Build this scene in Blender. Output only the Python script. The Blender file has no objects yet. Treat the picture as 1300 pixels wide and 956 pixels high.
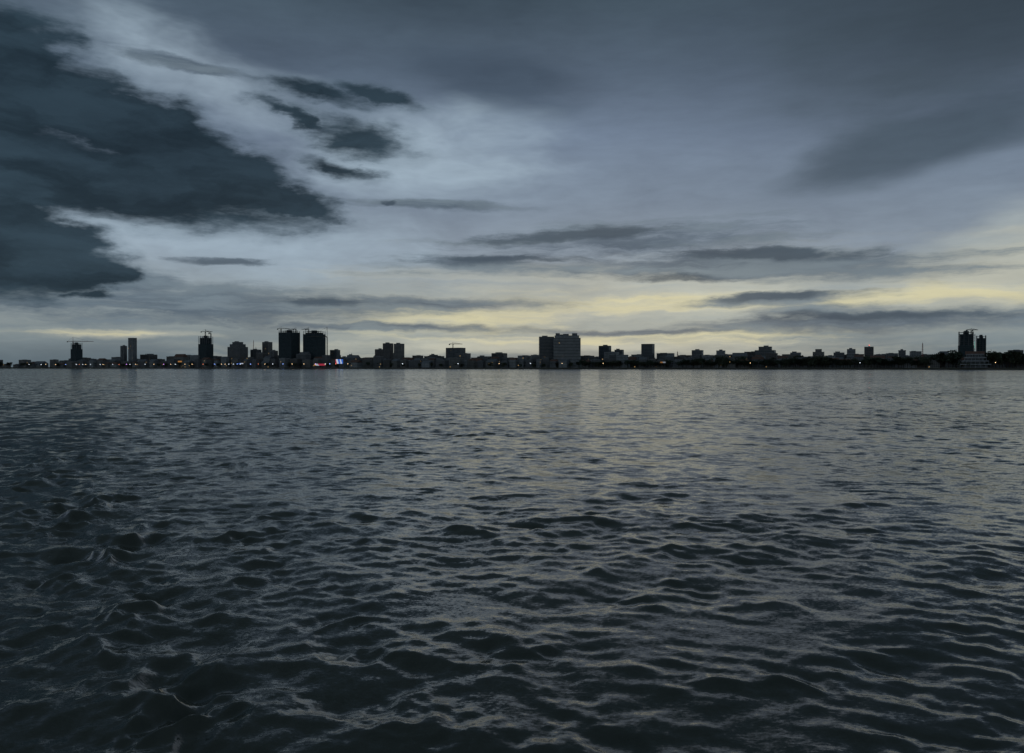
import bpy, math, random
import numpy as np
from mathutils import Vector
random.seed(11); np.random.seed(11)
S=bpy.context.scene
COL=S.collection
S.view_settings.view_transform='Standard'
S.view_settings.look='None'
S.view_settings.exposure=0
CAMH=4.5; F=1011.0; SH0=1750.0

def lin(c):
    r=[]
    for v in c:
        v=v/255.0
        r.append(v/12.92 if v<=0.04045 else ((v+0.055)/1.055)**2.4)
    return tuple(r)+(1.0,)

# ---------------------------------------------------------------- camera
cd=bpy.data.cameras.new("camera"); cam=bpy.data.objects.new("camera",cd)
COL.objects.link(cam); S.camera=cam
cd.lens=28; cd.sensor_width=36; cd.clip_start=0.1; cd.clip_end=200000
cam.location=(0,0,CAMH); cam.rotation_euler=(math.pi/2-12/F,0,0)

# ---------------------------------------------------------------- node helper
class NT:
    def __init__(s,tree): s.t=tree; s.n=tree.nodes; s.l=tree.links
    def put(s,sock,v):
        if isinstance(v,bpy.types.NodeSocket): s.l.new(v,sock)
        elif v is not None: sock.default_value=v
    def math(s,op,a,b=None,c=None,clamp=False):
        n=s.n.new('ShaderNodeMath'); n.operation=op; n.use_clamp=clamp
        s.put(n.inputs[0],a)
        if b is not None: s.put(n.inputs[1],b)
        if c is not None: s.put(n.inputs[2],c)
        return n.outputs[0]
    def vmath(s,op,a,b=None,scale=None):
        n=s.n.new('ShaderNodeVectorMath'); n.operation=op
        s.put(n.inputs[0],a)
        if b is not None: s.put(n.inputs[1],b)
        if scale is not None: s.put(n.inputs['Scale'],scale)
        return n.outputs['Value'] if op in('LENGTH','DOT_PRODUCT') else n.outputs['Vector']
    def mapping(s,v,loc=(0,0,0),rot=(0,0,0),sc=(1,1,1),typ='POINT'):
        n=s.n.new('ShaderNodeMapping'); n.vector_type=typ
        s.put(n.inputs['Vector'],v); 
        n.inputs['Location'].default_value=loc; n.inputs['Rotation'].default_value=rot; n.inputs['Scale'].default_value=sc
        return n.outputs[0]
    def noise(s,v,scale,detail=4,rough=0.5,dist=0.0,color=False):
        n=s.n.new('ShaderNodeTexNoise'); s.put(n.inputs['Vector'],v)
        n.inputs['Scale'].default_value=scale; n.inputs['Detail'].default_value=detail
        n.inputs['Roughness'].default_value=rough; n.inputs['Distortion'].default_value=dist
        return n.outputs['Color'] if color else n.outputs['Fac']
    def noise2(s,v,scale,detail=4,rough=0.5):
        n=s.n.new('ShaderNodeTexNoise'); n.noise_dimensions='2D'; s.put(n.inputs['Vector'],v)
        n.inputs['Scale'].default_value=scale; n.inputs['Detail'].default_value=detail
        n.inputs['Roughness'].default_value=rough
        return n.outputs['Fac'],n.outputs['Color']
    def smooth(s,v,lo,hi,tlo=0.0,thi=1.0):
        n=s.n.new('ShaderNodeMapRange'); n.interpolation_type='SMOOTHSTEP'
        s.put(n.inputs['Value'],v)
        n.inputs['From Min'].default_value=lo; n.inputs['From Max'].default_value=hi
        n.inputs['To Min'].default_value=tlo; n.inputs['To Max'].default_value=thi
        return n.outputs['Result']
    def mix(s,f,a,b,mode='MIX'):
        n=s.n.new('ShaderNodeMix'); n.data_type='RGBA'; n.blend_type=mode
        s.put(n.inputs['Factor'],f); s.put(n.inputs[6],a); s.put(n.inputs[7],b)
        return n.outputs[2]
    def ramp(s,v,stops,interp='LINEAR'):
        n=s.n.new('ShaderNodeValToRGB'); s.put(n.inputs[0],v)
        cr=n.color_ramp; cr.interpolation=interp
        while len(cr.elements)<len(stops): cr.elements.new(0.5)
        for e,(p,c) in zip(cr.elements,stops): e.position=p; e.color=c
        return n.outputs[0]

# ---------------------------------------------------------------- world / sky
W=bpy.data.worlds.new("World"); S.world=W; W.use_nodes=True
try: W.cycles.sampling_method='NONE'
except Exception as ex: print(ex)
t=NT(W.node_tree); t.n.clear()
tc=t.n.new('ShaderNodeTexCoord')
sep=t.n.new('ShaderNodeSeparateXYZ'); t.l.new(tc.outputs['Generated'],sep.inputs[0])
az=t.math('ARCTAN2',sep.outputs[0],sep.outputs[1])
el=t.math('ARCSINE',sep.outputs[2])
cmb=t.n.new('ShaderNodeCombineXYZ'); t.l.new(az,cmb.inputs[0]); t.l.new(el,cmb.inputs[1])
P=cmb.outputs[0]
def sky(px,py):
    a=math.atan((px-650)/F); e=math.atan((466-py)/F*math.cos(a)); return a,e
Ps=t.mapping(P,sc=(1,2.6,1))
w1=t.vmath('SUBTRACT',t.noise2(Ps,6,2,0.5)[1],(0.5,0.5,0.5))
w2=t.vmath('SUBTRACT',t.noise2(Ps,19,5,0.58)[1],(0.5,0.5,0.5))
w1=t.vmath('MULTIPLY',w1,(0.09,0.025,0)); w2=t.vmath('MULTIPLY',w2,(0.075,0.02,0))
Psoft=t.vmath('ADD',P,w1)
Pw=t.vmath('ADD',Psoft,w2)
Pb=t.vmath('ADD',P,t.vmath('MULTIPLY',t.vmath('ADD',w1,w2),(0.9,0.6,0)))
def field(blobs,src):
    cur=None
    for (px,py,wx,wy,rot) in blobs:
        a,e=sky(px,py); k=math.cos(a)
        m=t.mapping(src,loc=(a,e,0),rot=(0,0,math.radians(rot)),sc=(wx/F*k*k,wy/F*k,1),typ='TEXTURE')
        f=t.math('SUBTRACT',1.0,t.vmath('LENGTH',m))
        cur=f if cur is None else t.math('MAXIMUM',cur,f)
    return cur
nA=t.noise2(t.mapping(Pw,rot=(0,0,0.2),sc=(6,22,1)),1.0,6,0.56)[0]
nB=t.noise2(t.mapping(Pb,loc=(3,7,0),sc=(3.8,46,1)),1.0,6,0.62)[0]
nC=t.noise2(t.mapping(Psoft,loc=(9,2,0),rot=(0,0,-0.2),sc=(3,9,1)),1.0,5,0.6)[0]
nF=t.noise2(t.mapping(P,loc=(5,2,0),rot=(0,0,0.2),sc=(18,90,1)),1.0,4,0.65)[0]
def d(n,k): return t.math('MULTIPLY',t.math('SUBTRACT',n,0.5),k)
base=t.ramp(t.math('DIVIDE',el,math.pi/2),[(0,lin((90,105,114))),(1.3/90,lin((112,125,131))),(3/90,lin((142,152,153))),
   (5/90,lin((146,158,163))),(8/90,lin((137,150,163))),(12/90,lin((122,137,154))),(16/90,lin((105,120,140))),
   (20/90,lin((84,99,116))),(25/90,lin((62,77,89))),(40/90,lin((65,78,84))),(1,lin((64,76,80)))])
col=base
def tint(col,blobs,c,lo,hi,amt,n=None,k=0.0,src=None):
    f=field(blobs,src or Psoft)
    if n is not None: f=t.math('ADD',f,d(n,k))
    return t.mix(t.smooth(f,lo,hi,0,amt),col,c)
col=tint(col,[(1300,-10,620,230,0)],lin((54,66,76)),0,0.9,0.85,nC,0.9)
col=tint(col,[(1180,180,350,62,14)],lin((68,82,95)),0,0.8,0.85,nC,1.2)
col=tint(col,[(640,95,160,42,-5)],lin((62,76,92)),0,0.9,0.8,nC,1.8)
col=tint(col,[(330,290,320,95,0),(260,105,260,66,-12),(480,210,230,90,0)],lin((156,174,188)),0,0.9,0.85,nC,1.3)
col=tint(col,[(1290,310,330,80,18)],lin((158,167,168)),0,0.8,0.95,nC,1.0)
col=tint(col,[(840,378,380,64,0),(640,398,330,40,0),(1260,355,260,60,10),(700,440,460,16,0),(150,425,130,8,0)],lin((188,188,172)),-0.3,0.9,0.8,nB,1.6,Pb)
col=tint(col,[(620,408,280,24,0),(800,386,200,28,0),(1190,374,200,18,0),(900,425,300,14,0),(120,424,130,8,0)],lin((210,203,164)),0.0,1.0,0.8,nB,3.0,Pb)
# bluish grey middle bands
bandc=t.mix(t.smooth(nB,0.36,0.64),lin((74,89,104)),lin((108,123,134)))
f=field([(780,314,250,32,3),(930,334,350,29,-3),(620,330,150,14,0),(1000,380,160,11,3),(1080,409,350,18,0),
  (540,386,180,12,0),(270,390,340,34,0),(230,86,120,12,-8),(150,360,140,22,0),(820,420,240,6,0),(500,416,220,7,0),(560,262,130,8,0)],Pb)
f=t.math('ADD',t.math('ADD',f,d(nB,2.2)),d(nF,0.7))
col=t.mix(t.smooth(f,-0.15,0.7,0,0.9),col,bandc)
f=field([(735,300,150,12,3),(625,328,140,9,0),(1000,377,130,8,3),(410,384,70,8,0),(500,261,14,5,0),(280,331,80,6,0),(850,352,130,8,-3),(940,320,230,10,-3),(1080,405,240,7,0)],Pb)
col=t.mix(t.smooth(t.math('ADD',t.math('ADD',f,d(nB,1.8)),d(nF,0.6)),0.0,0.8,0,0.75),col,lin((57,72,86)))
# heavy dark cloud
darkc=t.mix(t.smooth(nA,0.34,0.68),lin((27,41,51)),lin((44,61,73)))
f=field([(100,224,365,58,-5),(190,176,260,62,-21),(0,80,140,80,-20),(0,300,170,84,-10),(80,350,100,26,0),(-80,190,270,200,0),(325,252,120,28,-6)],Pw)
f=t.math('MINIMUM',t.math('MULTIPLY',f,1.5),0.85)
f2=field([(440,172,95,30,-8),(400,120,90,14,-6),(430,214,75,13,-12),(485,125,60,12,-8),(100,374,45,8,0),(370,148,45,14,-20)],Pw)
f=t.math('MAXIMUM',f,t.math('MULTIPLY',f2,0.70))
gap=field([(70,118,70,10,-14)],Pw)
f=t.math('SUBTRACT',f,t.math('MULTIPLY',t.smooth(gap,0,0.8),0.3))
f=t.math('ADD',t.math('ADD',f,d(nA,0.75)),d(nF,0.45))
col=t.mix(t.smooth(f,-0.3,0.35,0,0.5),col,lin((80,97,111)))
col=t.mix(t.smooth(f,0.02,0.55,0,0.97),col,darkc)
col=t.mix(1.0,col,t.ramp(nC,[(0.25,(0.82,0.82,0.84,1)),(0.75,(1.18,1.18,1.17,1))]),'MULTIPLY')
col=t.mix(1.0,col,t.ramp(nF,[(0.3,(0.965,0.965,0.965,1)),(0.7,(1.035,1.035,1.035,1))]),'MULTIPLY')
st=t.n.new('ShaderNodeTexSky'); st.sky_type='NISHITA'; st.sun_disc=False
st.sun_elevation=math.radians(5); st.sun_rotation=math.radians(8)
nis=t.vmath('SCALE',st.outputs[0],scale=0.0006)
col=t.vmath('ADD',col,nis)
bg=t.n.new('ShaderNodeBackground'); t.l.new(col,bg.inputs[0]); bg.inputs[1].default_value=1.0
wo=t.n.new('ShaderNodeOutputWorld'); t.l.new(bg.outputs[0],wo.inputs[0])

sd=bpy.data.lights.new("sun","SUN"); sd.energy=0.018; sd.angle=math.radians(34); sd.color=(1,0.95,0.82)
so=bpy.data.objects.new("sun",sd); COL.objects.link(so)
so.rotation_euler=Vector((-math.sin(math.radians(8)),-math.cos(math.radians(8)),-math.tan(math.radians(8)))).to_track_quat('-Z','Y').to_euler()

# ---------------------------------------------------------------- materials
def mat(name):
    m=bpy.data.materials.new(name); m.use_nodes=True
    return m,NT(m.node_tree),m.node_tree.nodes['Principled BSDF']
def simple(name,c,rough=0.8,var=0.3,scale=0.3,metal=0.0):
    m,n,b=mat(name); tcx=n.n.new('ShaderNodeTexCoord')
    f=n.noise(tcx.outputs['Object'],scale,3,0.6)
    c0=tuple(x*(1-var) for x in c)+(1,); c1=tuple(min(1,x*(1+var)) for x in c)+(1,)
    n.l.new(n.ramp(f,[(0.3,c0),(0.7,c1)]),b.inputs['Base Color'])
    b.inputs['Roughness'].default_value=rough; b.inputs['Metallic'].default_value=metal
    return m
def facade(name,c,glassy=0.05,lit=0.006,cw=3.0,fh=3.3):
    m,n,b=mat(name); tcx=n.n.new('ShaderNodeTexCoord'); o=tcx.outputs['Object']
    sp=n.n.new('ShaderNodeSeparateXYZ'); n.l.new(o,sp.inputs[0])
    hx=n.math('DIVIDE',n.math('ADD',sp.outputs[0],sp.outputs[1]),cw); hz=n.math('DIVIDE',sp.outputs[2],fh)
    fx=n.math('FRACT',hx); fz=n.math('FRACT',hz)
    inx=n.math('MULTIPLY',n.math('GREATER_THAN',fx,0.22),n.math('LESS_THAN',fx,0.8))
    inz=n.math('MULTIPLY',n.math('GREATER_THAN',fz,0.3),n.math('LESS_THAN',fz,0.8))
    win=n.math('MULTIPLY',inx,inz)
    geo=n.n.new('ShaderNodeNewGeometry'); sn=n.n.new('ShaderNodeSeparateXYZ'); n.l.new(geo.outputs['Normal'],sn.inputs[0])
    win=n.math('MULTIPLY',win,n.math('LESS_THAN',sn.outputs[2],0.5))
    cc=n.n.new('ShaderNodeCombineXYZ'); n.l.new(n.math('FLOOR',hx),cc.inputs[0]); n.l.new(n.math('FLOOR',hz),cc.inputs[1])
    oi=n.n.new('ShaderNodeObjectInfo'); n.l.new(n.math('MULTIPLY',oi.outputs['Random'],91.0),cc.inputs[2])
    wn=n.n.new('ShaderNodeTexWhiteNoise'); n.l.new(cc.outputs[0],wn.inputs['Vector'])
    litm=n.math('MULTIPLY',win,n.math('LESS_THAN',wn.outputs['Value'],lit))
    dirt=n.noise(o,0.12,3,0.6)
    wall=n.ramp(dirt,[(0.3,tuple(x*0.75 for x in c)+(1,)),(0.7,tuple(x*1.15 for x in c)+(1,))])
    n.l.new(n.mix(win,wall,(glassy,glassy*1.1,glassy*1.2,1)),b.inputs['Base Color'])
    n.l.new(n.math('SUBTRACT',0.85,n.math('MULTIPLY',win,0.65)),b.inputs['Roughness'])
    b.inputs['Emission Color'].default_value=(1,0.62,0.25,1)
    n.l.new(n.math('MULTIPLY',litm,0.5),b.inputs['Emission Strength'])
    return m
def emit(name,c,s):
    m,n,b=mat(name); b.inputs['Base Color'].default_value=(0.5,0.5,0.5,1)
    tcx=n.n.new('ShaderNodeTexCoord'); f=n.noise(tcx.outputs['Object'],2,2)
    b.inputs['Emission Color'].default_value=c
    n.l.new(n.math('MULTIPLY',n.math('ADD',f,0.5),s),b.inputs['Emission Strength'])
    return m
FAC=[facade('pale_painted_facade',(0.31,0.33,0.34)),facade('grey_concrete_facade',(0.17,0.18,0.19)),
     facade('cream_facade',(0.23,0.225,0.21)),facade('dark_glass_facade',(0.1,0.12,0.14),cw=1.8),facade('brown_facade',(0.13,0.12,0.115)),
     facade('white_hotel_facade',(0.36,0.37,0.37))]
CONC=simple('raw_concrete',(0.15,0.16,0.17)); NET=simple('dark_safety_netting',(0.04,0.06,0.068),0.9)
ROOFM=[simple('grey_metal_roof',(0.15,0.16,0.18),0.6),simple('red_tile_roof',(0.15,0.08,0.06)),simple('flat_roof_concrete',(0.2,0.21,0.22))]
STEEL=simple('crane_steel',(0.12,0.11,0.09),0.5); REDST=simple('red_crane_steel',(0.3,0.06,0.04),0.5)
GLASS=simple('window_glass',(0.05,0.06,0.07),0.2,0.2); POST=simple('painted_post',(0.1,0.1,0.1),0.5)
BARK=simple('bark',(0.06,0.045,0.035)); 
def leafm(name,c):
    m,n,b=mat(name); geo=n.n.new('ShaderNodeNewGeometry')
    n.l.new(n.ramp(geo.outputs['Random Per Island'],[(0,tuple(x*0.45 for x in c)+(1,)),(1,tuple(x*1.4 for x in c)+(1,))]),b.inputs['Base Color'])
    b.inputs['Roughness'].default_value=0.7; return m
LEAF=[leafm('dark_leaves',(0.04,0.06,0.035)),leafm('olive_leaves',(0.055,0.065,0.035))]
LAMPW=emit('warm_lamp_glow',(1,0.66,0.34,1),4.5); LAMPC=emit('cool_lamp_glow',(0.8,0.9,1,1),4.5); LAMPR=emit('coral_lamp_glow',(1,0.25,0.12,1),4)
LAMPB=emit('blue_lamp_glow',(0.25,0.4,1,1),5.5); LAMPV=emit('violet_lamp_glow',(0.7,0.3,1,1),4.5)
REDL=emit('red_warning_glow',(1,0.08,0.03,1),4); GREENL=emit('green_neon_glow',(0.1,0.8,0.55,1),0.35)

# ---------------------------------------------------------------- mesh helper
class M:
    def __init__(s): s.v=[]; s.f=[]
    def box(s,cx,cy,z0,sx,sy,sz,top=1.0):
        b=len(s.v); x=sx/2; y=sy/2
        s.v+=[(cx-x,cy-y,z0),(cx+x,cy-y,z0),(cx+x,cy+y,z0),(cx-x,cy+y,z0),
              (cx-x*top,cy-y*top,z0+sz),(cx+x*top,cy-y*top,z0+sz),(cx+x*top,cy+y*top,z0+sz),(cx-x*top,cy+y*top,z0+sz)]
        s.f+=[tuple(b+i for i in q) for q in [(3,2,1,0),(4,5,6,7),(0,1,5,4),(1,2,6,5),(2,3,7,6),(3,0,4,7)]]
        return s
    def gable(s,cx,cy,z0,sx,sy,h):
        b=len(s.v); x=sx/2;y=sy/2
        s.v+=[(cx-x,cy-y,z0),(cx+x,cy-y,z0),(cx+x,cy+y,z0),(cx-x,cy+y,z0),(cx-x,cy,z0+h),(cx+x,cy,z0+h)]
        s.f+=[tuple(b+i for i in q) for q in [(3,2,1,0),(0,1,5,4),(2,3,4,5),(0,4,3),(1,2,5)]]
        return s
    def beam(s,p,q,w,w2=None):
        p=Vector(p);q=Vector(q); w2=w if w2 is None else w2
        dd=(q-p).normalized(); u=dd.orthogonal().normalized(); v=dd.cross(u)
        b=len(s.v)
        for c,ww in((p,w),(q,w2)):
            for i,j in((-1,-1),(1,-1),(1,1),(-1,1)): s.v.append(tuple(c+u*i*ww/2+v*j*ww/2))
        s.f+=[tuple(b+i for i in k) for k in [(3,2,1,0),(4,5,6,7),(0,1,5,4),(1,2,6,5),(2,3,7,6),(3,0,4,7)]]
        return s
    def tube(s,p,q,r,r2,n=8):
        p=Vector(p);q=Vector(q); dd=(q-p).normalized(); u=dd.orthogonal().normalized(); v=dd.cross(u); b=len(s.v)
        for c,rr in((p,r),(q,r2)):
            for i in range(n):
                a=2*math.pi*i/n; s.v.append(tuple(c+u*math.cos(a)*rr+v*math.sin(a)*rr))
        for i in range(n): j=(i+1)%n; s.f.append((b+i,b+j,b+n+j,b+n+i))
        s.f.append(tuple(b+n+i for i in range(n))); s.f.append(tuple(b+i for i in reversed(range(n))))
        return s
    def mesh(s,name,m):
        me=bpy.data.meshes.new(name); me.from_pydata(s.v,[],s.f); me.update(); me.materials.append(m); return me
def obj(name,data,parent=None,loc=(0,0,0),rz=0.0):
    o=bpy.data.objects.new(name,data); COL.objects.link(o); o.location=loc; o.rotation_euler=(0,0,rz)
    if parent: o.parent=parent
    return o
def root(name,label,cat,loc,rz=0.0,group=None):
    o=bpy.data.objects.new(name,None); o.empty_display_size=2; COL.objects.link(o); o.location=loc; o.rotation_euler=(0,0,rz)
    o["label"]=label; o["category"]=cat
    if group: o["group"]=group
    return o

# ---------------------------------------------------------------- shore geometry
GZ=3.2
def shoreY(u): return SH0/(1+0.481*u)
SHA=math.atan(-0.481)
NRM=Vector((0.481,1,0)).normalized()   # inland direction
m=M(); N=420
xs=np.linspace(-9000,2200,N)
rowz=[(-6,-1.0),(0,0.15),(7,2.4),(9,GZ),(60,GZ),(400,GZ),(3000,GZ),(30000,GZ)]
for i,x in enumerate(xs):
    jit=6*math.sin(x*0.021)+4*math.sin(x*0.057+1)+2*math.sin(x*0.2)
    y=SH0-0.481*x+jit*0.5
    for (dd,z) in rowz:
        m.v.append((x+NRM.x*dd,y+NRM.y*dd,z+(random.uniform(-.2,.2) if 0<dd<9 else 0)))
R=len(rowz)
for i in range(N-1):
    for j in range(R-1): m.f.append((i*R+j,(i+1)*R+j,(i+1)*R+j+1,i*R+j+1))
lm,n,b=mat('riverbank_ground'); g=n.n.new('ShaderNodeTexCoord')
n.l.new(n.ramp(n.noise(g.outputs['Object'],0.05,5,0.65),[(0.3,(0.03,0.035,0.02,1)),(0.55,(0.07,0.06,0.045,1)),(0.75,(0.13,0.125,0.115,1))]),b.inputs['Base Color']); b.inputs['Roughness'].default_value=0.9
o=obj('ground',m.mesh('ground',lm)); o["kind"]="structure"
m=M()
p0=Vector((-3200,SH0+0.481*3200,0))+NRM*16; p1=Vector((1700,SH0-0.481*1700,0))+NRM*16
L=(p1-p0).length; m.box(0,0,0,L,11,0.14)
o=obj('pavement',m.mesh('pavement',simple('paving_stone',(0.22,0.21,0.2),0.8,0.2,0.5)),loc=((p0+p1)/2).to_tuple()[:2]+(GZ-0.01,),rz=SHA); o["kind"]="structure"

# ---------------------------------------------------------------- water
def make_water():
    q=0.0048
    r1=np.exp(np.arange(math.log(3.0),math.log(600),q)); r2=np.exp(np.linspace(math.log(600),math.log(60000),50))[1:]
    r=np.concatenate([[1.2],r1,r2])
    a1=np.arange(-0.74,0.74,0.0023)
    a2=np.linspace(0.74,2*math.pi-0.74,130)[:-1]
    a=np.concatenate([a1,a2]); nr,na=len(r),len(a)
    Rr,A=np.meshgrid(r,a,indexing='ij'); X=Rr*np.sin(A); Y=Rr*np.cos(A)
    cell=np.gradient(r)[:,None]
    Z=np.zeros_like(X); DX=np.zeros_like(X); DY=np.zeros_like(X)
    rng=np.random.RandomState(8)
    def lowf(L0,nw,seed):
        g_=np.random.RandomState(seed); o_=np.zeros_like(X)
        for i in range(nw):
            k=2*math.pi/(L0*(0.6+0.9*g_.rand())); an=g_.rand()*6.283
            o_+=np.cos(k*(math.cos(an)*X+1.5*math.sin(an)*Y)+g_.rand()*6.283)
        return o_/math.sqrt(nw/2)
    gm=np.clip(1+(0.28*lowf(6,7,1)+0.24*lowf(2.4,7,2))*np.clip(1-(Rr-40)/40,0,1)+0.2*lowf(22,6,3)*np.clip(1-(Rr-150)/150,0,1)+0.3*lowf(70,6,4)*np.clip(1-(Rr-500)/100,0,1),0.15,2)
    def wave(Lw,ang,am,env,Q=0.7,extra=None):
        k=2*math.pi/Lw
        att=np.clip(Lw/(cell*2.1)-0.8,0,1)
        nrow=int((att[:,0]>0).sum())
        if nrow==0: return
        sl=slice(0,nrow)
        ph=k*(math.cos(ang)*X[sl]+math.sin(ang)*Y[sl])+rng.rand()*6.283
        if extra is not None: ph=ph+extra[sl]
        AA=am*att[sl]*env[sl]
        Z[sl]+=AA*np.cos(ph); sn=np.sin(ph)*AA*Q
        DX[sl]-=sn*math.cos(ang); DY[sl]-=sn*math.sin(ang)
    for i in range(230):
        Lw=0.14*(5.5/0.14)**(rng.rand()**0.92)
        ang=math.radians(-100)+rng.normal(0,0.85)
        st=0.0020*(1.0 if Lw<0.8 else (0.8/Lw)**0.45)
        if Lw<0.4: st*=0.75
        wave(Lw,ang,st*Lw*(0.5+1.0*rng.rand()),gm,0.6)
    # boat wake
    dx,dy=-0.506,0.862
    s=(X+5.0)*dx+(Y-11.0)*dy; c=(X+5.0)*dy-(Y-11.0)*dx
    c=c+0.006*np.clip(s,0,60)**1.5
    wid=1.3+0.07*np.clip(s,0,60)
    al=np.clip((60-s)/50,0,1)*np.clip((s+12)/4,0,1)
    base_ang=math.atan2(dy,dx)
    wob=1.1*lowf(3.5,6,5)+0.6*lowf(1.6,5,6)
    for off,st_ in((0,1.1),(-3.2,0.85),(-6.6,0.7),(2.9,0.55)):
        env=np.exp(-((c-off*(1+0.02*s))/(wid*0.75))**2)*al*st_*np.clip(1+0.6*lowf(4,5,int(10+off)),0,2)
        for Lw,am,da in((1.4,0.024,0.5),(0.95,0.019,0.75),(0.66,0.013,0.25),(0.42,0.009,0.9),(0.5,0.009,-0.4),(0.3,0.0055,0.5),(0.24,0.004,1.3)): wave(Lw,base_ang+da+rng.normal(0,.12),am,env,0.55,wob)
        wave(2.9,base_ang+1.5,0.075*st_,env,0.4,wob*0.6)
        wave(2.0,base_ang+1.25,0.040*st_,env,0.4,wob*0.6)
    env4=1/(1+np.exp(-np.clip((c-0.0)/2,-30,30)))*np.exp(-(c/10.0)**2)*np.clip((60-s)/40,0,1)
    for i in range(36):
        Lw=0.16*(0.6/0.16)**rng.rand(); wave(Lw,math.radians(-110)+rng.normal(0,0.7),0.0024*Lw*(0.5+rng.rand()),env4)
    X=X+DX; Y=Y+DY
    Z[Rr>900]=0
    co=np.stack([X,Y,Z],-1).reshape(-1,3)
    unres=np.clip(np.log(Rr/14)/math.log(350/14),0,1).reshape(-1)
    idx=np.arange(nr*na).reshape(nr,na); nx=np.roll(idx,-1,axis=1)
    quads=np.stack([idx[:-1],idx[1:],nx[1:],nx[:-1]],-1).reshape(-1,4)
    co=np.vstack([co,[[0,0,0]]]); ctr=len(co)-1
    tri=np.stack([np.full(na,ctr),idx[0],nx[0]],-1)
    me=bpy.data.meshes.new('river_water')
    me.vertices.add(len(co)); me.vertices.foreach_set('co',co.astype(np.float32).ravel())
    nl=quads.size+tri.size; me.loops.add(nl)
    me.loops.foreach_set('vertex_index',np.concatenate([quads.ravel(),tri.ravel()]).astype(np.int32))
    np_=len(quads)+len(tri); me.polygons.add(np_)
    starts=np.concatenate([np.arange(len(quads))*4,quads.size+np.arange(len(tri))*3]).astype(np.int32)
    me.polygons.foreach_set('loop_start',starts)
    me.update(calc_edges=True); me.validate()
    me.polygons.foreach_set('use_smooth',np.ones(len(me.polygons),dtype=bool)); me.update()
    at=me.attributes.new('fine_chop','FLOAT','POINT'); at.data.foreach_set('value',np.append(unres,0).astype(np.float32))
    return me
wm,n,b=mat('river_water')
g=n.n.new('ShaderNodeNewGeometry'); pos=g.outputs['Position']; nor=g.outputs['Normal']
an=n.n.new('ShaderNodeAttribute'); an.attribute_name='fine_chop'
pA=n.mapping(pos,rot=(0,0,0.15),sc=(1,1.8,1))
r0=n.vmath('SUBTRACT',n.noise2(n.mapping(pos,rot=(0,0,-0.1),sc=(1,0.8,1)),0.45,3,0.65)[1],(0.5,0.5,0.5))
r1=n.vmath('SUBTRACT',n.noise2(pA,1.3,4,0.7)[1],(0.5,0.5,0.5))
r2=n.vmath('SUBTRACT',n.noise2(pA,10.0,3,0.75)[1],(0.5,0.5,0.5))
patch=n.smooth(n.noise2(n.mapping(pos,sc=(0.025,0.012,1)),1.0,5,0.7)[0],0.32,0.68,0.55,1.35)
fc=an.outputs['Fac']
k1=n.math('ADD',0.35,n.math('MULTIPLY',fc,2.6))
sumv=n.vmath('ADD',n.vmath('SCALE',n.vmath('MULTIPLY',r1,(0.25,0.42,0)),scale=k1),n.vmath('MULTIPLY',r2,(0.22,0.28,0)))
sumv=n.vmath('ADD',sumv,n.vmath('SCALE',n.vmath('MULTIPLY',r0,(0.5,1.4,0)),scale=fc))
sumv=n.vmath('SCALE',sumv,scale=patch)
nn=n.vmath('NORMALIZE',n.vmath('ADD',nor,sumv))
n.l.new(nn,b.inputs['Normal'])
b.inputs['Roughness'].default_value=0.12; b.inputs['IOR'].default_value=1.38
silt=n.noise2(pos,0.02,2)[0]; n.l.new(n.ramp(silt,[(0.3,(0.048,0.058,0.052,1)),(0.7,(0.062,0.070,0.061,1))]),b.inputs['Base Color'])
wme=make_water(); wme.materials.append(wm)
o=obj('water',wme); o["kind"]="structure"

# ---------------------------------------------------------------- buildings
def place(px,setback):
    u=(px-650)/F; y=shoreY(u)+setback; return u*y,y
def dims(x0,x1,top,setback,ratio=0.7,yaw=None):
    pc=(x0+x1)/2; X,Y=place(pc,setback)
    A=(x1-x0)/F*Y*math.cos(math.atan2(X,Y))
    yaw=SHA if yaw is None else yaw
    rel=yaw+math.atan2(X,Y)
    w=A/(abs(math.cos(rel))+ratio*abs(math.sin(rel)))
    h=(466-top)/F*Y+CAMH-GZ
    return X,Y,yaw,w,w*ratio,h
def rooftop(r,w,dp,h,kind):
    if kind!='none':
        m=M(); t_=0.35
        m.box(0,-dp/2+t_/2,h,w,t_,1.2).box(0,dp/2-t_/2,h,w,t_,1.2).box(-w/2+t_/2,0,h,t_,dp-2*t_,1.2).box(w/2-t_/2,0,h,t_,dp-2*t_,1.2)
        obj('roof_parapet',m.mesh('roof_parapet',ROOFM[2]),r)
    if kind in('plant','tank'):
        m=M(); a=random.uniform(-.2,.2)*w
        m.box(a,0,h+0.01,w*0.35,dp*0.45,3.2); m.box(a,0,h+3.21,w*0.38,dp*0.48,0.3)
        obj('plant_room',m.mesh('plant_room',ROOFM[2]),r)
    if kind=='tank':
        m=M(); a=-0.3*w; m.tube((a,0,h+0.9),(a,0,h+3.4),1.3,1.3,12).tube((a,0,h+3.4),(a,0,h+3.9),1.3,0.3,12)
        for i in(-1,1):
            for j in(-1,1): m.beam((a+i*.8,j*.8,h),(a+i*.8,j*.8,h+0.95),0.2)
        obj('water_tank',m.mesh('water_tank',STEEL),r)
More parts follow.
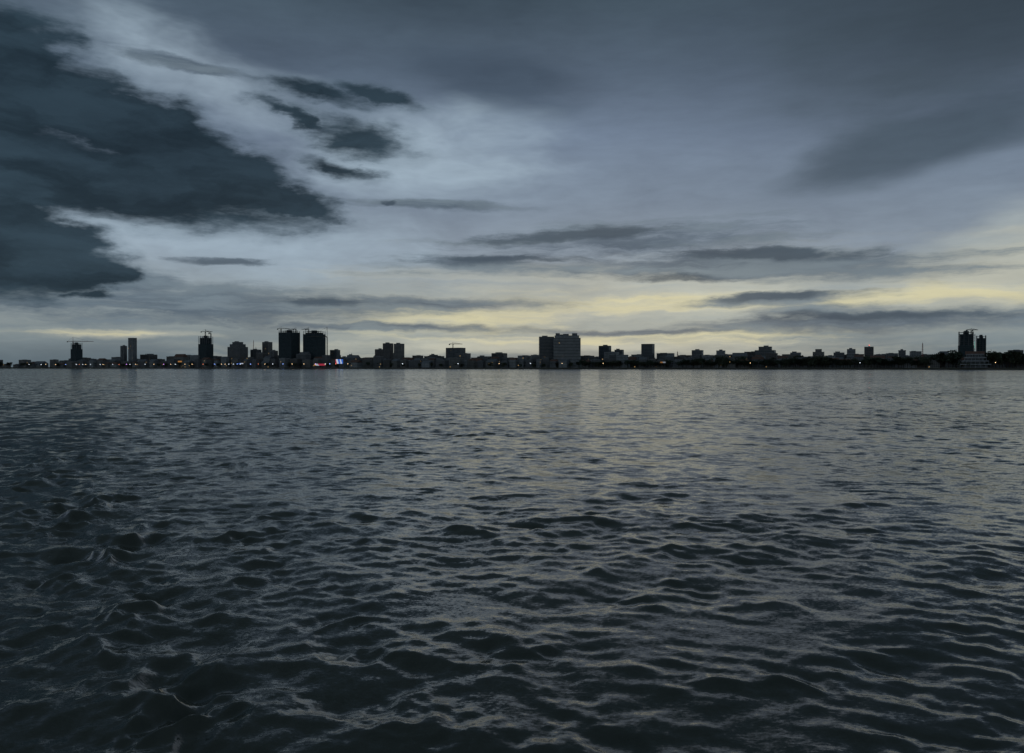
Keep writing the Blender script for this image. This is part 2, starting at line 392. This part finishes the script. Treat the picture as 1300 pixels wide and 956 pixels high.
def tower(x0,x1,top,setback,matid,label,ratio=0.7,kind='plant',yaw=None,ribbons=True,name='high_rise_building',podium=0,tiers=None,spire=0):
    X,Y,yaw,w,dp,h=dims(x0,x1,top,setback,ratio,yaw)
    r=root(name,label,'building',(X,Y,GZ),yaw)
    fh=3.3; body=M()
    hb=h-(4.0 if kind in('plant','tank') else 1.2)-spire
    seg=tiers or [(1.0,1.0)]
    z=0
    for (fr,sc) in seg:
        z1=hb*fr; body.box(0,0,z,w*sc-0.8,dp*sc-0.8,z1-z)
        k=math.ceil(z/fh)
        while (k+1)*fh<=z1+0.1:
            zz=k*fh
            if zz>0: body.box(0,0,zz-0.25,w*sc,dp*sc,0.5)
            k+=1
        body.box(0,0,z1-0.4,w*sc,dp*sc,0.4)
        z=z1; lw,ld=w*sc,dp*sc
    nb=max(2,int(lw/9))
    sc0=seg[0][1]; z1=hb*seg[0][0]
    for i in range(nb+1):
        x=-w*sc0/2+0.5+i*(w*sc0-1)/nb
        for s_ in(-1,1): body.box(x,s_*(dp*sc0/2-0.06),0,0.9,0.5,z1-0.4)
    obj('wall',body.mesh('wall',FAC[matid]),r)
    rooftop(r,lw,ld,hb,kind)
    if ribbons:
        k=1; cnt=0
        ms=M().box(0,0,0,w*sc0-1.6,0.1,1.4).mesh('window',GLASS); me=M().box(0,0,0,0.1,dp*sc0-1.6,1.4).mesh('window',GLASS)
        sx=-1 if (yaw+math.atan2(X,Y))>0 else 1
        while (k+1)*fh<z1 and cnt<96:
            obj('window',ms,r,(0,-(dp*sc0/2-0.4)-0.06,k*fh+1.0)); obj('window',me,r,(sx*(w*sc0/2-0.4)+sx*0.06,0,k*fh+1.0)); k+=1; cnt+=2
    if podium:
        m=M(); m.box(0,-dp/2-6.02,0,w*podium,12,9); m.box(0,-dp/2-6.02,9,w*podium+1,13,0.6)
        obj('podium',m.mesh('podium',FAC[matid]),r)
    if spire:
        m=M().tube((0,0,hb),(0,0,h),0.9,0.3); obj('antenna',m.mesh('antenna',STEEL),r)
    return r,(X,Y,w,dp,h,yaw)
def construct(x0,x1,top,setback,label,ratio=0.8,yaw=None,net=0.75):
    X,Y,yaw,w,dp,h=dims(x0,x1,top,setback,ratio,yaw)
    r=root('unfinished_tower',label,'building',(X,Y,GZ),yaw)
    fh=3.5; m=M(); k=0; n_=int(h/fh); fl=h/n_
    for k in range(1,n_+1): m.box(0,0,k*fl-0.4,w,dp,0.4)
    obj('floor_slab',m.mesh('floor_slab',CONC),r)
    m=M(); nx=max(3,int(w/7)); ny=max(2,int(dp/8))
    for i in range(nx+1):
        for j in range(ny+1):
            x=-w/2+0.8+i*(w-1.6)/nx; y=-dp/2+0.8+j*(dp-1.6)/ny
            hh=h+random.choice([0,1.2,2.4])
            m.box(x,y,0,0.8,0.8,hh)
    obj('column',m.mesh('column',CONC),r)["kind"]="stuff"
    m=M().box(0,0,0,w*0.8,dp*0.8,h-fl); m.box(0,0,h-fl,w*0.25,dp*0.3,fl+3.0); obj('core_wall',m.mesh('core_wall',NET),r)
    m=M()
    z=fl
    while z<h*net:
        m.box(0,-dp/2-0.3,z,w+0.6,0.12,fl*0.93); m.box(-w/2-0.3,0.1,z,0.12,dp,fl*0.93); m.box(w/2+0.3,0.1,z,0.12,dp,fl*0.93)
        z+=fl
    if m.v: obj('safety_net',m.mesh('safety_net',NET),r)
    return r,(X,Y,w,dp,h,yaw)
def crane(px,top,setback,basetop,jibpx,ctrpx,label,luff=0,m_=None):
    m_=m_ or STEEL
    X,Y=place(px,setback); s=Y/F
    z0=(466-basetop)*s+CAMH; z1=(466-top)*s+CAMH; h=z1-z0
    r=root('tower_crane',label,'crane',(X,Y,z0),0)
    w=2.1; m=M()
    hm=h*0.72
    for i in(-1,1):
        for j in(-1,1): m.beam((i*w/2,j*w/2,-1),(i*w/2,j*w/2,hm),0.45)
    z=0; k=0
    while z<hm-2:
        for j in(-1,1):
            m.beam((-w/2,j*w/2,z),(w/2,j*w/2,z+2),0.25); m.beam((j*w/2,-w/2,z),(j*w/2,w/2,z+2),0.25)
        z+=2
    obj('mast',m.mesh('mast',m_),r)
    def lattice(p,q,hh):
        m=M(); p=Vector(p);q=Vector(q); up=Vector((0,0,hh)); side=Vector((0,0.7,0))
        m.beam(p+side,q+side,0.42); m.beam(p-side,q-side,0.42); m.beam(p+up,q+up*0.3,0.42)
        n_=max(4,int((q-p).length/3))
        for i in range(n_):
            a=p.lerp(q,i/n_); b_=p.lerp(q,(i+1)/n_); mid=p.lerp(q,(i+.5)/n_)+up*(1-0.7*(i+.5)/n_)
            for sd_ in(side,-side): m.beam(a+sd_,mid,0.2); m.beam(mid,b_+sd_,0.2)
        return m
    J=jibpx*s; C=-ctrpx*s if ctrpx else -J*0.3
    tip=(J,0,hm+abs(J)*luff)
    obj('jib',lattice((math.copysign(1.2,J),0,hm),tip,1.6).mesh('jib',m_),r)
    obj('counter_jib',lattice((math.copysign(1.2,C),0,hm),(C,0,hm),1.0).mesh('counter_jib',m_),r)
    obj('counterweight',M().box(C*0.88,0,hm-2.4,3,1.6,2.3).mesh('counterweight',CONC),r)
    obj('cab',M().box(math.copysign(1.0,J),-1.9,hm-2.2,1.8,1.5,2.1).mesh('cab',GLASS),r)
    m=M().beam((-.7,0,hm),(0,0,h),0.4).beam((.7,0,hm),(0,0,h),0.4).beam((0,0,h),(tip[0]*.75,0,hm+(tip[2]-hm)*.75+1.2),0.22).beam((0,0,h),(C*.85,0,hm+.8),0.22)
    obj('apex_tie',m.mesh('apex_tie',m_),r)

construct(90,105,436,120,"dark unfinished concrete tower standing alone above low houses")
crane(93,428,120,448,26,8,"red tower crane rising beside a lone unfinished tower",m_=REDST)
tower(153,161.5,438,160,1,"narrow grey high-rise standing close beside a paler tower")
tower(163,174,428.5,150,0,"slender pale high-rise with flat roof",kind='none')
tower(178,200,449,200,4,"mid-rise brown block behind the riverside road",kind='tank')
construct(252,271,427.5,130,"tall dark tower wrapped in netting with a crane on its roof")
crane(261,418,130,429,9,6,"small tower crane on the roof of a netted tower")
crane(268,421,150,429,-7,3,"short luffing crane at the edge of a tower roof",luff=0.5)
tower(273,287,452,190,1,"grey low block between two towers",kind='tank')
tower(289,315,433,170,1,"grey apartment tower with stepped shoulders",tiers=[(0.82,1.0),(0.93,0.8),(1.0,0.55)],podium=1.3)
tower(318,332,440,230,1,"grey mid-rise office block with rooftop plant",spire=6)
tower(333,346,433,260,2,"cream residential tower partly hidden by its neighbour")
tower(325,340,447,120,4,"low brown block at the foot of taller towers",kind='tank')
tower(341,353,444,120,1,"low grey block at the foot of taller towers",kind='tank')
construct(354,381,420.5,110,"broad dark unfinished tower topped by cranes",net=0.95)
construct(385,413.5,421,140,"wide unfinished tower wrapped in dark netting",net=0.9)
crane(357,415,110,424,11,5,"tower crane over the broad unfinished tower")
crane(376,416,125,424,-10,4,"tower crane with its jib over the roof edge")
crane(392,416,140,424,-9,4,"tower crane above the wide netted tower")
crane(415.5,415,125,460,-26,5,"tall tower crane standing against the netted tower")
tower(376,395,448,90,1,"grey mid-rise block in front of unfinished towers",kind='tank')
tower(419,432,443,200,1,"grey mid-rise block beside the illuminated screens")
tower(433,441,452,200,0,"pale low block beside the illuminated screens",kind='tank')
tower(441,452,448,180,3,"dark glazed office block above low shops",spire=3)
tower(455,475,455,180,2,"cream low block beside brown tower",kind='tank')
tower(476,486.5,442,160,4,"narrow brown tower joined beside twin blocks")
tower(486,499.5,434.5,150,4,"brown twin apartment tower with flat roof",podium=1.2)
tower(500,513.5,435,150,2,"cream twin apartment tower with parapet roof",kind='tank')
tower(533,566,453,120,0,"long low white block facing the river",ratio=0.4,kind='tank')
tower(545,556,449,220,1,"grey block rising behind a long white block",kind='tank')
tower(566,591,441,160,3,"dark glazed block topped by a crane",ratio=0.6,kind='none')
crane(575,434.5,160,443,12,5,"tower crane on a dark mid-rise roof")
tower(606,622,451,180,1,"grey mid-rise block among low houses",kind='tank')
tower(624,644,447,260,4,"brown mid-rise block with rooftop tank",kind='tank')
tower(645,682,455.5,100,0,"pale low-rise block near the water",ratio=0.4,kind='plant')
tower(684,703.5,426,120,1,"grey hotel wing set slightly behind the pale main slab",ratio=0.6,yaw=0.02,kind='plant')
r,(X,Y,w,dp,h,yw)=tower(702,737,424.5,90,5,"large pale hotel slab with rooftop structures and podium",ratio=0.45,podium=1.3,yaw=0.02,tiers=[(0.94,1.0),(1.0,0.9)])
m=M()
for i,(a,ww,hh) in enumerate([(-0.34,9,6.5),(-0.03,12,5.0),(0.3,11,6.5)]): m.box(a*w,2,h-4.0+0.02,ww,8,hh)
obj('roof_pavilion',m.mesh('roof_pavilion',ROOFM[2]),r)
tower(744,757,452,160,2,"cream low-rise apartment block among trees",kind='tank')
tower(760,776,437.5,200,3,"dark glazed tower with plain flat top",kind='plant')
tower(780,792,442.5,240,1,"grey apartment tower set back from the river",kind='tank')
tower(796,812,452,180,0,"pale low-rise block behind trees",kind='tank')
tower(814,831,436,200,3,"dark square tower standing above the trees",kind='none')
tower(838,853,450,260,2,"cream low-rise block with rooftop tank",kind='tank')
tower(878,893,443,240,1,"grey square tower above a line of trees")
tower(905,925,443.5,260,0,"pale block with stepped roof above trees",tiers=[(0.75,1.0),(1.0,0.6)])
tower(930,955,449,260,4,"wide brown low-rise block behind trees",kind='tank')
tower(958,985,438.5,230,1,"broad grey tower with stepped roofline",tiers=[(0.85,1.0),(1.0,0.65)])
tower(985,998,452,200,2,"cream low-rise house block above trees",kind='tank')
tower(1003,1017,446,260,0,"pale apartment block with rooftop tank",kind='tank')
tower(1028,1050,442.5,260,2,"cream block with penthouse and stepped terraces",tiers=[(0.6,1.0),(0.85,0.7),(1.0,0.4)],kind='none')
tower(1058,1072,446,260,1,"grey low-rise block behind treetops",kind='tank')
tower(1075,1086,441.5,240,0,"slim pale tower above treetops")
tower(1097,1109,439.5,160,4,"dark brown tower carrying a red warning light",kind='none')
tower(1112,1132,449,280,2,"cream low-rise block behind trees",kind='tank')
tower(1134,1156,443,280,1,"grey block with narrow raised centre",tiers=[(0.55,1.0),(1.0,0.45)])
tower(1190,1208,447,260,0,"pale low-rise block between tall trees",kind='tank')
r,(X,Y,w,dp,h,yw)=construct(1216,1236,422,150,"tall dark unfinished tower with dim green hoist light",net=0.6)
construct(1238.5,1252,427,175,"narrow unfinished tower standing beside a taller one",net=0.3)
crane(1233,417,150,424,8,7,"tower crane on top of the unfinished riverside tower")
obj('hoist_light',M().box(w/2+1.2,-dp/2-0.6,h*0.55,0.6,0.6,13).mesh('hoist_light',GREENL),r)
m=M()
for i in range(12):
    z=i*h/12
    m.box(w/2+1.6,0,z,2.0,dp*0.6,0.3)
for j in(-.3,0,.3): m.box(w/2+2.4,j*dp,0,0.3,0.3,h*0.95)
obj('scaffold',m.mesh('scaffold',STEEL),r)

def mast_tower(px,top,setback,label,light=None):
    X,Y=place(px,setback); h=(466-top)/F*Y+CAMH-GZ
    r=root('radio_mast',label,'mast',(X,Y,GZ),0.4)
    m=M(); a0=3.2; a1=0.8
    for i in(-1,1):
        for j in(-1,1): m.beam((i*a0/2,j*a0/2,0),(i*a1/2,j*a1/2,h-3),0.4)
    nz=int(h/4)
    for k in range(nz):
        z=k*(h-3)/nz; z2=(k+1)*(h-3)/nz; s1=(a0+(a1-a0)*z/(h-3))/2; s2=(a0+(a1-a0)*z2/(h-3))/2
        for j in(-1,1): m.beam((-s1,j*s1,z),(s2,j*s2,z2),0.2); m.beam((j*s1,s1,z),(j*s2,-s2,z2),0.2)
    obj('lattice_mast',m.mesh('lattice_mast',REDST),r)
    obj('antenna',M().tube((0,0,h-3),(0,0,h),0.25,0.1).mesh('antenna',STEEL),r)
    if light: obj('warning_light',M().tube((0,-0.6,h-2.6),(0,-0.6,h-1.6),0.5,0.5).mesh('warning_light',light),r)
mast_tower(1171,434,200,"thin lattice radio mast rising above the trees")
mast_tower(1103,437,170,"lattice mast with red warning light behind a dark tower",REDL)
mast_tower(322,431,240,"thin lattice mast behind office blocks")
mast_tower(860,445,260,"slender lattice mast between low blocks")

X,Y,yw,w,dp,h=dims(1217,1258,446,18,0.5)
r=root('riverside_restaurant',"pale open-sided terraced building standing at the water's edge",'building',(X,Y,GZ),yw)
m=M(); lv=4; fh=h*0.8/lv
for k in range(lv):
    s=1-0.14*k; m.box(0,0,k*fh,w*s*0.8,dp*s*0.7,fh-0.3)
obj('wall',m.mesh('wall',FAC[1]),r)
m=M()
for k in range(1,lv+1):
    s=1-0.14*(k-1); m.box(0,0,k*fh-0.3,w*s,dp*s,0.35)
    m.box(0,-dp*s/2,k*fh+0.05,w*s,0.15,0.9)
obj('balcony',m.mesh('balcony',simple('grey_white_paint',(0.4,0.42,0.43))),r)
m=M()
for k in range(lv):
    s=1-0.14*k
    for i in range(7): m.box(-w*s/2+.4+i*(w*s-.8)/6,-dp*s/2+.3,k*fh+(0.06 if k else 0),0.4,0.4,fh-0.4)
obj('column',m.mesh('column',simple('white_column_paint',(0.4,0.41,0.42))),r)
obj('roof',M().gable(0,0,lv*fh+0.06,w*0.62,dp*0.6,h-lv*fh).mesh('roof',ROOFM[1]),r)

def prof(px):
    for a,b_,v in((-80,80,462),(80,210,459),(210,350,456.5),(350,600,456),(600,740,456),(740,900,455.5),(900,1400,455)):
        if a<=px<b_: return v
    return 457
LB=["low white shophouse with flat roof near the riverside road","low grey shophouse with metal roof near the riverside road",
    "small cream house with red tiled roof near the river","low warehouse with pitched metal roof near the river"]
for row,(sb,stepx) in enumerate(((45,11),(110,13),(260,16))):
    px=-60
    while px<1370:
        wd=random.uniform(0.6,1.5)*stepx
        tp=prof(px)-row*1.8+random.uniform(-2.6,2.0)
        if random.random()<0.16 and px>200: tp-=5
        if not(px<60 and random.random()<0.3):
            tp=min(tp,463.4)
            X,Y,yw,w,dp,h=dims(px,px+wd,tp,sb+random.uniform(-8,25),random.uniform(0.5,1.0),SHA+random.uniform(-.1,.1))
            k=random.choice([0,1,2,3]) if row<2 else random.choice([0,1])
            r=root(['shophouse','shophouse','house','warehouse'][k],LB[k],'house' if k==2 else 'building',(X,Y,GZ),yw,"low riverside buildings")
            if k<2:
                m=M().box(0,0,0,w,dp,h-1.3); z=3.3
                while z<h-3: m.box(0,-dp/2-0.5,z-0.2,w,1.0,0.25); z+=3.3
                obj('wall',m.mesh('wall',FAC[random.choice([0,1,2,4,1])]),r)
                m=M().box(0,0,h-1.3,w+0.8,dp+0.8,0.35)
                m.box(random.uniform(-.2,.2)*w,0,h-0.95,w*0.4,dp*0.4,0.95)
                obj('roof',m.mesh('roof',ROOFM[random.choice([0,2])]),r)
            else:
                rh=min(h*0.4,w*0.25); m=M().box(0,0,0,w,dp,h-rh)
                obj('wall',m.mesh('wall',FAC[random.choice([0,1,2])]),r)
                obj('roof',M().gable(0,0,h-rh+0.01,w+1,dp+1,rh).mesh('roof',ROOFM[0 if k==3 else 1]),r)
        px+=wd*random.uniform(0.85,1.25)

# ---------------------------------------------------------------- trees
def crown_mesh(seed,spread,height,lm_):
    rg=random.Random(seed); m=M()
    cl=[]
    for i in range(11):
        a=rg.uniform(0,6.283); rr=spread*rg.uniform(0.1,0.75)
        cl.append((rr*math.cos(a),rr*math.sin(a),height*rg.uniform(0.38,0.88),spread*rg.uniform(0.25,0.45)))
    for (cx,cy,cz,cr) in cl:
        for k in range(60):
            v=Vector((rg.gauss(0,1),rg.gauss(0,1),rg.gauss(0,0.75))).normalized()*cr*rg.uniform(0.55,1.1)
            c=Vector((cx,cy,cz))+v; s=height*rg.uniform(0.025,0.055)
            u=Vector((rg.gauss(0,1),rg.gauss(0,1),rg.gauss(0,1))).normalized(); w_=u.orthogonal().normalized()
            b=len(m.v); m.v+=[tuple(c-u*s-w_*s*.6),tuple(c+u*s-w_*s*.7),tuple(c+u*s*.8+w_*s),tuple(c-u*s*.7+w_*s*.8)]; m.f.append((b,b+1,b+2,b+3))
    return m.mesh('crown',lm_)
def trunk_mesh(seed,height,spread):
    rg=random.Random(seed); m=M().tube((0,0,-0.3),(0,0,height*0.45),height*0.03,height*0.02)
    for i in range(5):
        a=i*1.25+rg.uniform(0,.6); m.tube((0,0,height*rg.uniform(.25,.43)),(math.cos(a)*spread*.5,math.sin(a)*spread*.5,height*rg.uniform(.55,.75)),height*.014,height*.005,6)
    return m.mesh('trunk',BARK)
def palm():
    m=M(); pts=[(0,0,-.3),(.3,0,3.5),(.5,0,7),(.4,0,10)]
    for a,b_ in zip(pts,pts[1:]): m.tube(a,b_,0.24,0.18)
    c=M()
    for i in range(16):
        a=i*0.39+random.uniform(-.1,.1); el_=random.uniform(-0.2,0.9); prev=Vector((.4,0,10)); dirn=Vector((math.cos(a),math.sin(a),0))
        for k in range(5):
            nxt=prev+dirn*0.75+Vector((0,0,0.6*el_-0.28*k)); side=Vector((-dirn.y,dirn.x,-0.3))*(0.55-0.09*k)
            b=len(c.v); c.v+=[tuple(prev-side),tuple(prev+side),tuple(nxt+side*.8),tuple(nxt-side*.8)]; c.f.append((b,b+1,b+2,b+3)); prev=nxt
    return m.mesh('trunk',BARK),c.mesh('crown',LEAF[0])
VAR=[(trunk_mesh(i,10,4.5+(i%3)),crown_mesh(i,4.2+(i%3)*.9,10,LEAF[i%2])) for i in range(7)]
PALM=palm()
def tree(px,top,setback,v=None):
    X,Y=place(px,setback); h=(466-top)/F*Y+CAMH-GZ
    if v=='palm': tm,cm=PALM; s=h/10.8; lab="tall palm tree with a feathery crown on the riverbank"; nm='palm_tree'
    else:
        tm,cm=random.choice(VAR); s=h/9.6; lab="dark broad-leaved tree with an uneven crown on the riverbank"; nm='tree'
    r=root(nm,lab,'tree',(X,Y,GZ),random.uniform(0,6.28),"trees along the riverbank")
    for d_,nm2 in((tm,'trunk'),(cm,'crown')):
        c=obj(nm2,d_,r); k=random.uniform(0.95,1.35) if v!='palm' else 1; c.scale=(s*k,s*k,s)
px=735
while px<1345:
    hgt=random.uniform(456.5,460) if px<880 else random.uniform(452.5,459)
    if 1180<px<1214 or px>1258: hgt=random.uniform(445.5,453)
    if 1216<px<1256: hgt=random.uniform(460,461)
    tree(px,hgt,random.uniform(30,42) if not(1216<px<1256) else 12,'palm' if random.random()<0.08 else None)
    px+=random.uniform(3.2,5.6)
for i in range(30):
    tree(random.choice([random.uniform(895,1215),random.uniform(895,1215),random.uniform(1256,1340)]),random.uniform(451,455.5),random.uniform(70,95))
px=-50
while px<735:
    tree(px,random.uniform(459.5,462),random.uniform(30,40),'palm' if random.random()<0.15 else None); px+=random.uniform(7,22)

# ---------------------------------------------------------------- street lamps and other lit things
pm=M().tube((0,0,0),(0,0,8.4),0.14,0.09).beam((0,0,8.4),(0,-1.6,9.0),0.12).mesh('post',POST)
def head(mt,s): return M().box(0,-1.9,8.75,0.5*s,1.1*s,0.34*s,0.7).mesh('lamp_head',mt)
HW=head(LAMPW,1.8); HC=head(LAMPC,1.8); HR=head(LAMPR,1.7); HB=head(LAMPB,2.0); HV=head(LAMPV,1.9)
LL={0:"lit warm street lamp on a post along the riverside promenade",1:"lit cool white street lamp on a post along the promenade",
    2:"lit coral red street lamp on a post along the promenade",3:"lit blue street lamp on a post along the promenade",4:"lit violet street lamp on a post along the promenade"}
px=38
while px<1290:
    dens=8.5 if px<440 else (40 if px<740 else 110)
    X,Y=place(px,14); q=random.random()
    k=0 if q<0.42 else 1 if q<0.72 else 2 if q<0.8 else 3 if q<0.92 else 4
    if px>450 and k>1: k=0
    r=root('street_lamp',LL[k],'street lamp',(X,Y,GZ+0.13),SHA,"street lamps along the promenade")
    obj('post',pm,r); obj('lamp_head',[HW,HC,HR,HB,HV][k],r)
    px+=dens*random.uniform(0.4,1.8)
def screen(px0,px1,ytop,ybot,setback,stops,label,es=0.6):
    X,Y=place((px0+px1)/2,setback); s=Y/F; w=(px1-px0)*s; z1=(466-ytop)*s+CAMH; z0=(466-ybot)*s+CAMH; h=z1-z0
    r=root('illuminated_billboard',label,'billboard',(X,Y,GZ),-math.atan2(X,Y)*0.8)
    zz=z0-GZ
    sm,n,b=mat('lit_screen'); g=n.n.new('ShaderNodeTexCoord'); sp=n.n.new('ShaderNodeSeparateXYZ'); n.l.new(g.outputs['Generated'],sp.inputs[0])
    f=n.math('ADD',n.math('MULTIPLY',sp.outputs[0],0.8),n.math('MULTIPLY',n.math('ADD',n.noise(n.mapping(g.outputs['Generated'],sc=(3,1,5)),1.0,3),sp.outputs[2]),0.12))
    c=n.ramp(f,stops,'CONSTANT'); n.l.new(c,b.inputs['Emission Color']); b.inputs['Emission Strength'].default_value=es; b.inputs['Base Color'].default_value=(.02,.02,.02,1)
    obj('screen',M().box(0,-0.35,zz+.3,w-.6,0.2,h-.6).mesh('screen',sm),r)
    m=M().box(0,0,zz+.3,w-.6,0.45,h-.6).box(0,0,zz,w,0.6,.3).box(0,0,zz+h-.3,w,.6,.3).box(-w/2+.15,0,zz+.3,.3,.6,h-.6).box(w/2-.15,0,zz+.3,.3,.6,h-.6)
    obj('frame',m.mesh('frame',POST),r)
    m=M()
    for i in(-.3,.3): m.box(i*w,0,0,0.6,0.6,zz)
    if zz>0.3: obj('post',m.mesh('post',POST),r)
Wt=(0.8,0.88,1,1);Rd=(0.7,0.05,0.1,1);Bl=(0.06,0.2,0.8,1);Bk=(0.03,0.03,0.06,1);Or=(1,.45,.12,1)
screen(399,414,461.6,464.4,20,[(0,Or),(0.2,Wt),(0.4,Rd),(0.85,Wt)],"long red and white lit billboard at the water's edge",0.4)
screen(426,435.5,456,462,24,[(0,Rd),(0.22,Wt),(0.4,Bl),(0.62,Wt),(0.75,Bl)],"bright blue, white and red video screen by the river",0.6)
screen(838,845,459,461,22,[(0,Or),(0.5,Wt)],"small warm lit sign among riverside trees",0.2)
screen(226,231,458,460,22,[(0,Or),(0.5,Or)],"small orange lit sign on the embankment",0.3)
screen(303,309,460.8,462.3,20,[(0,Bl),(0.5,Wt)],"small blue lit sign on the embankment",0.5)
print("done",len(bpy.data.objects))
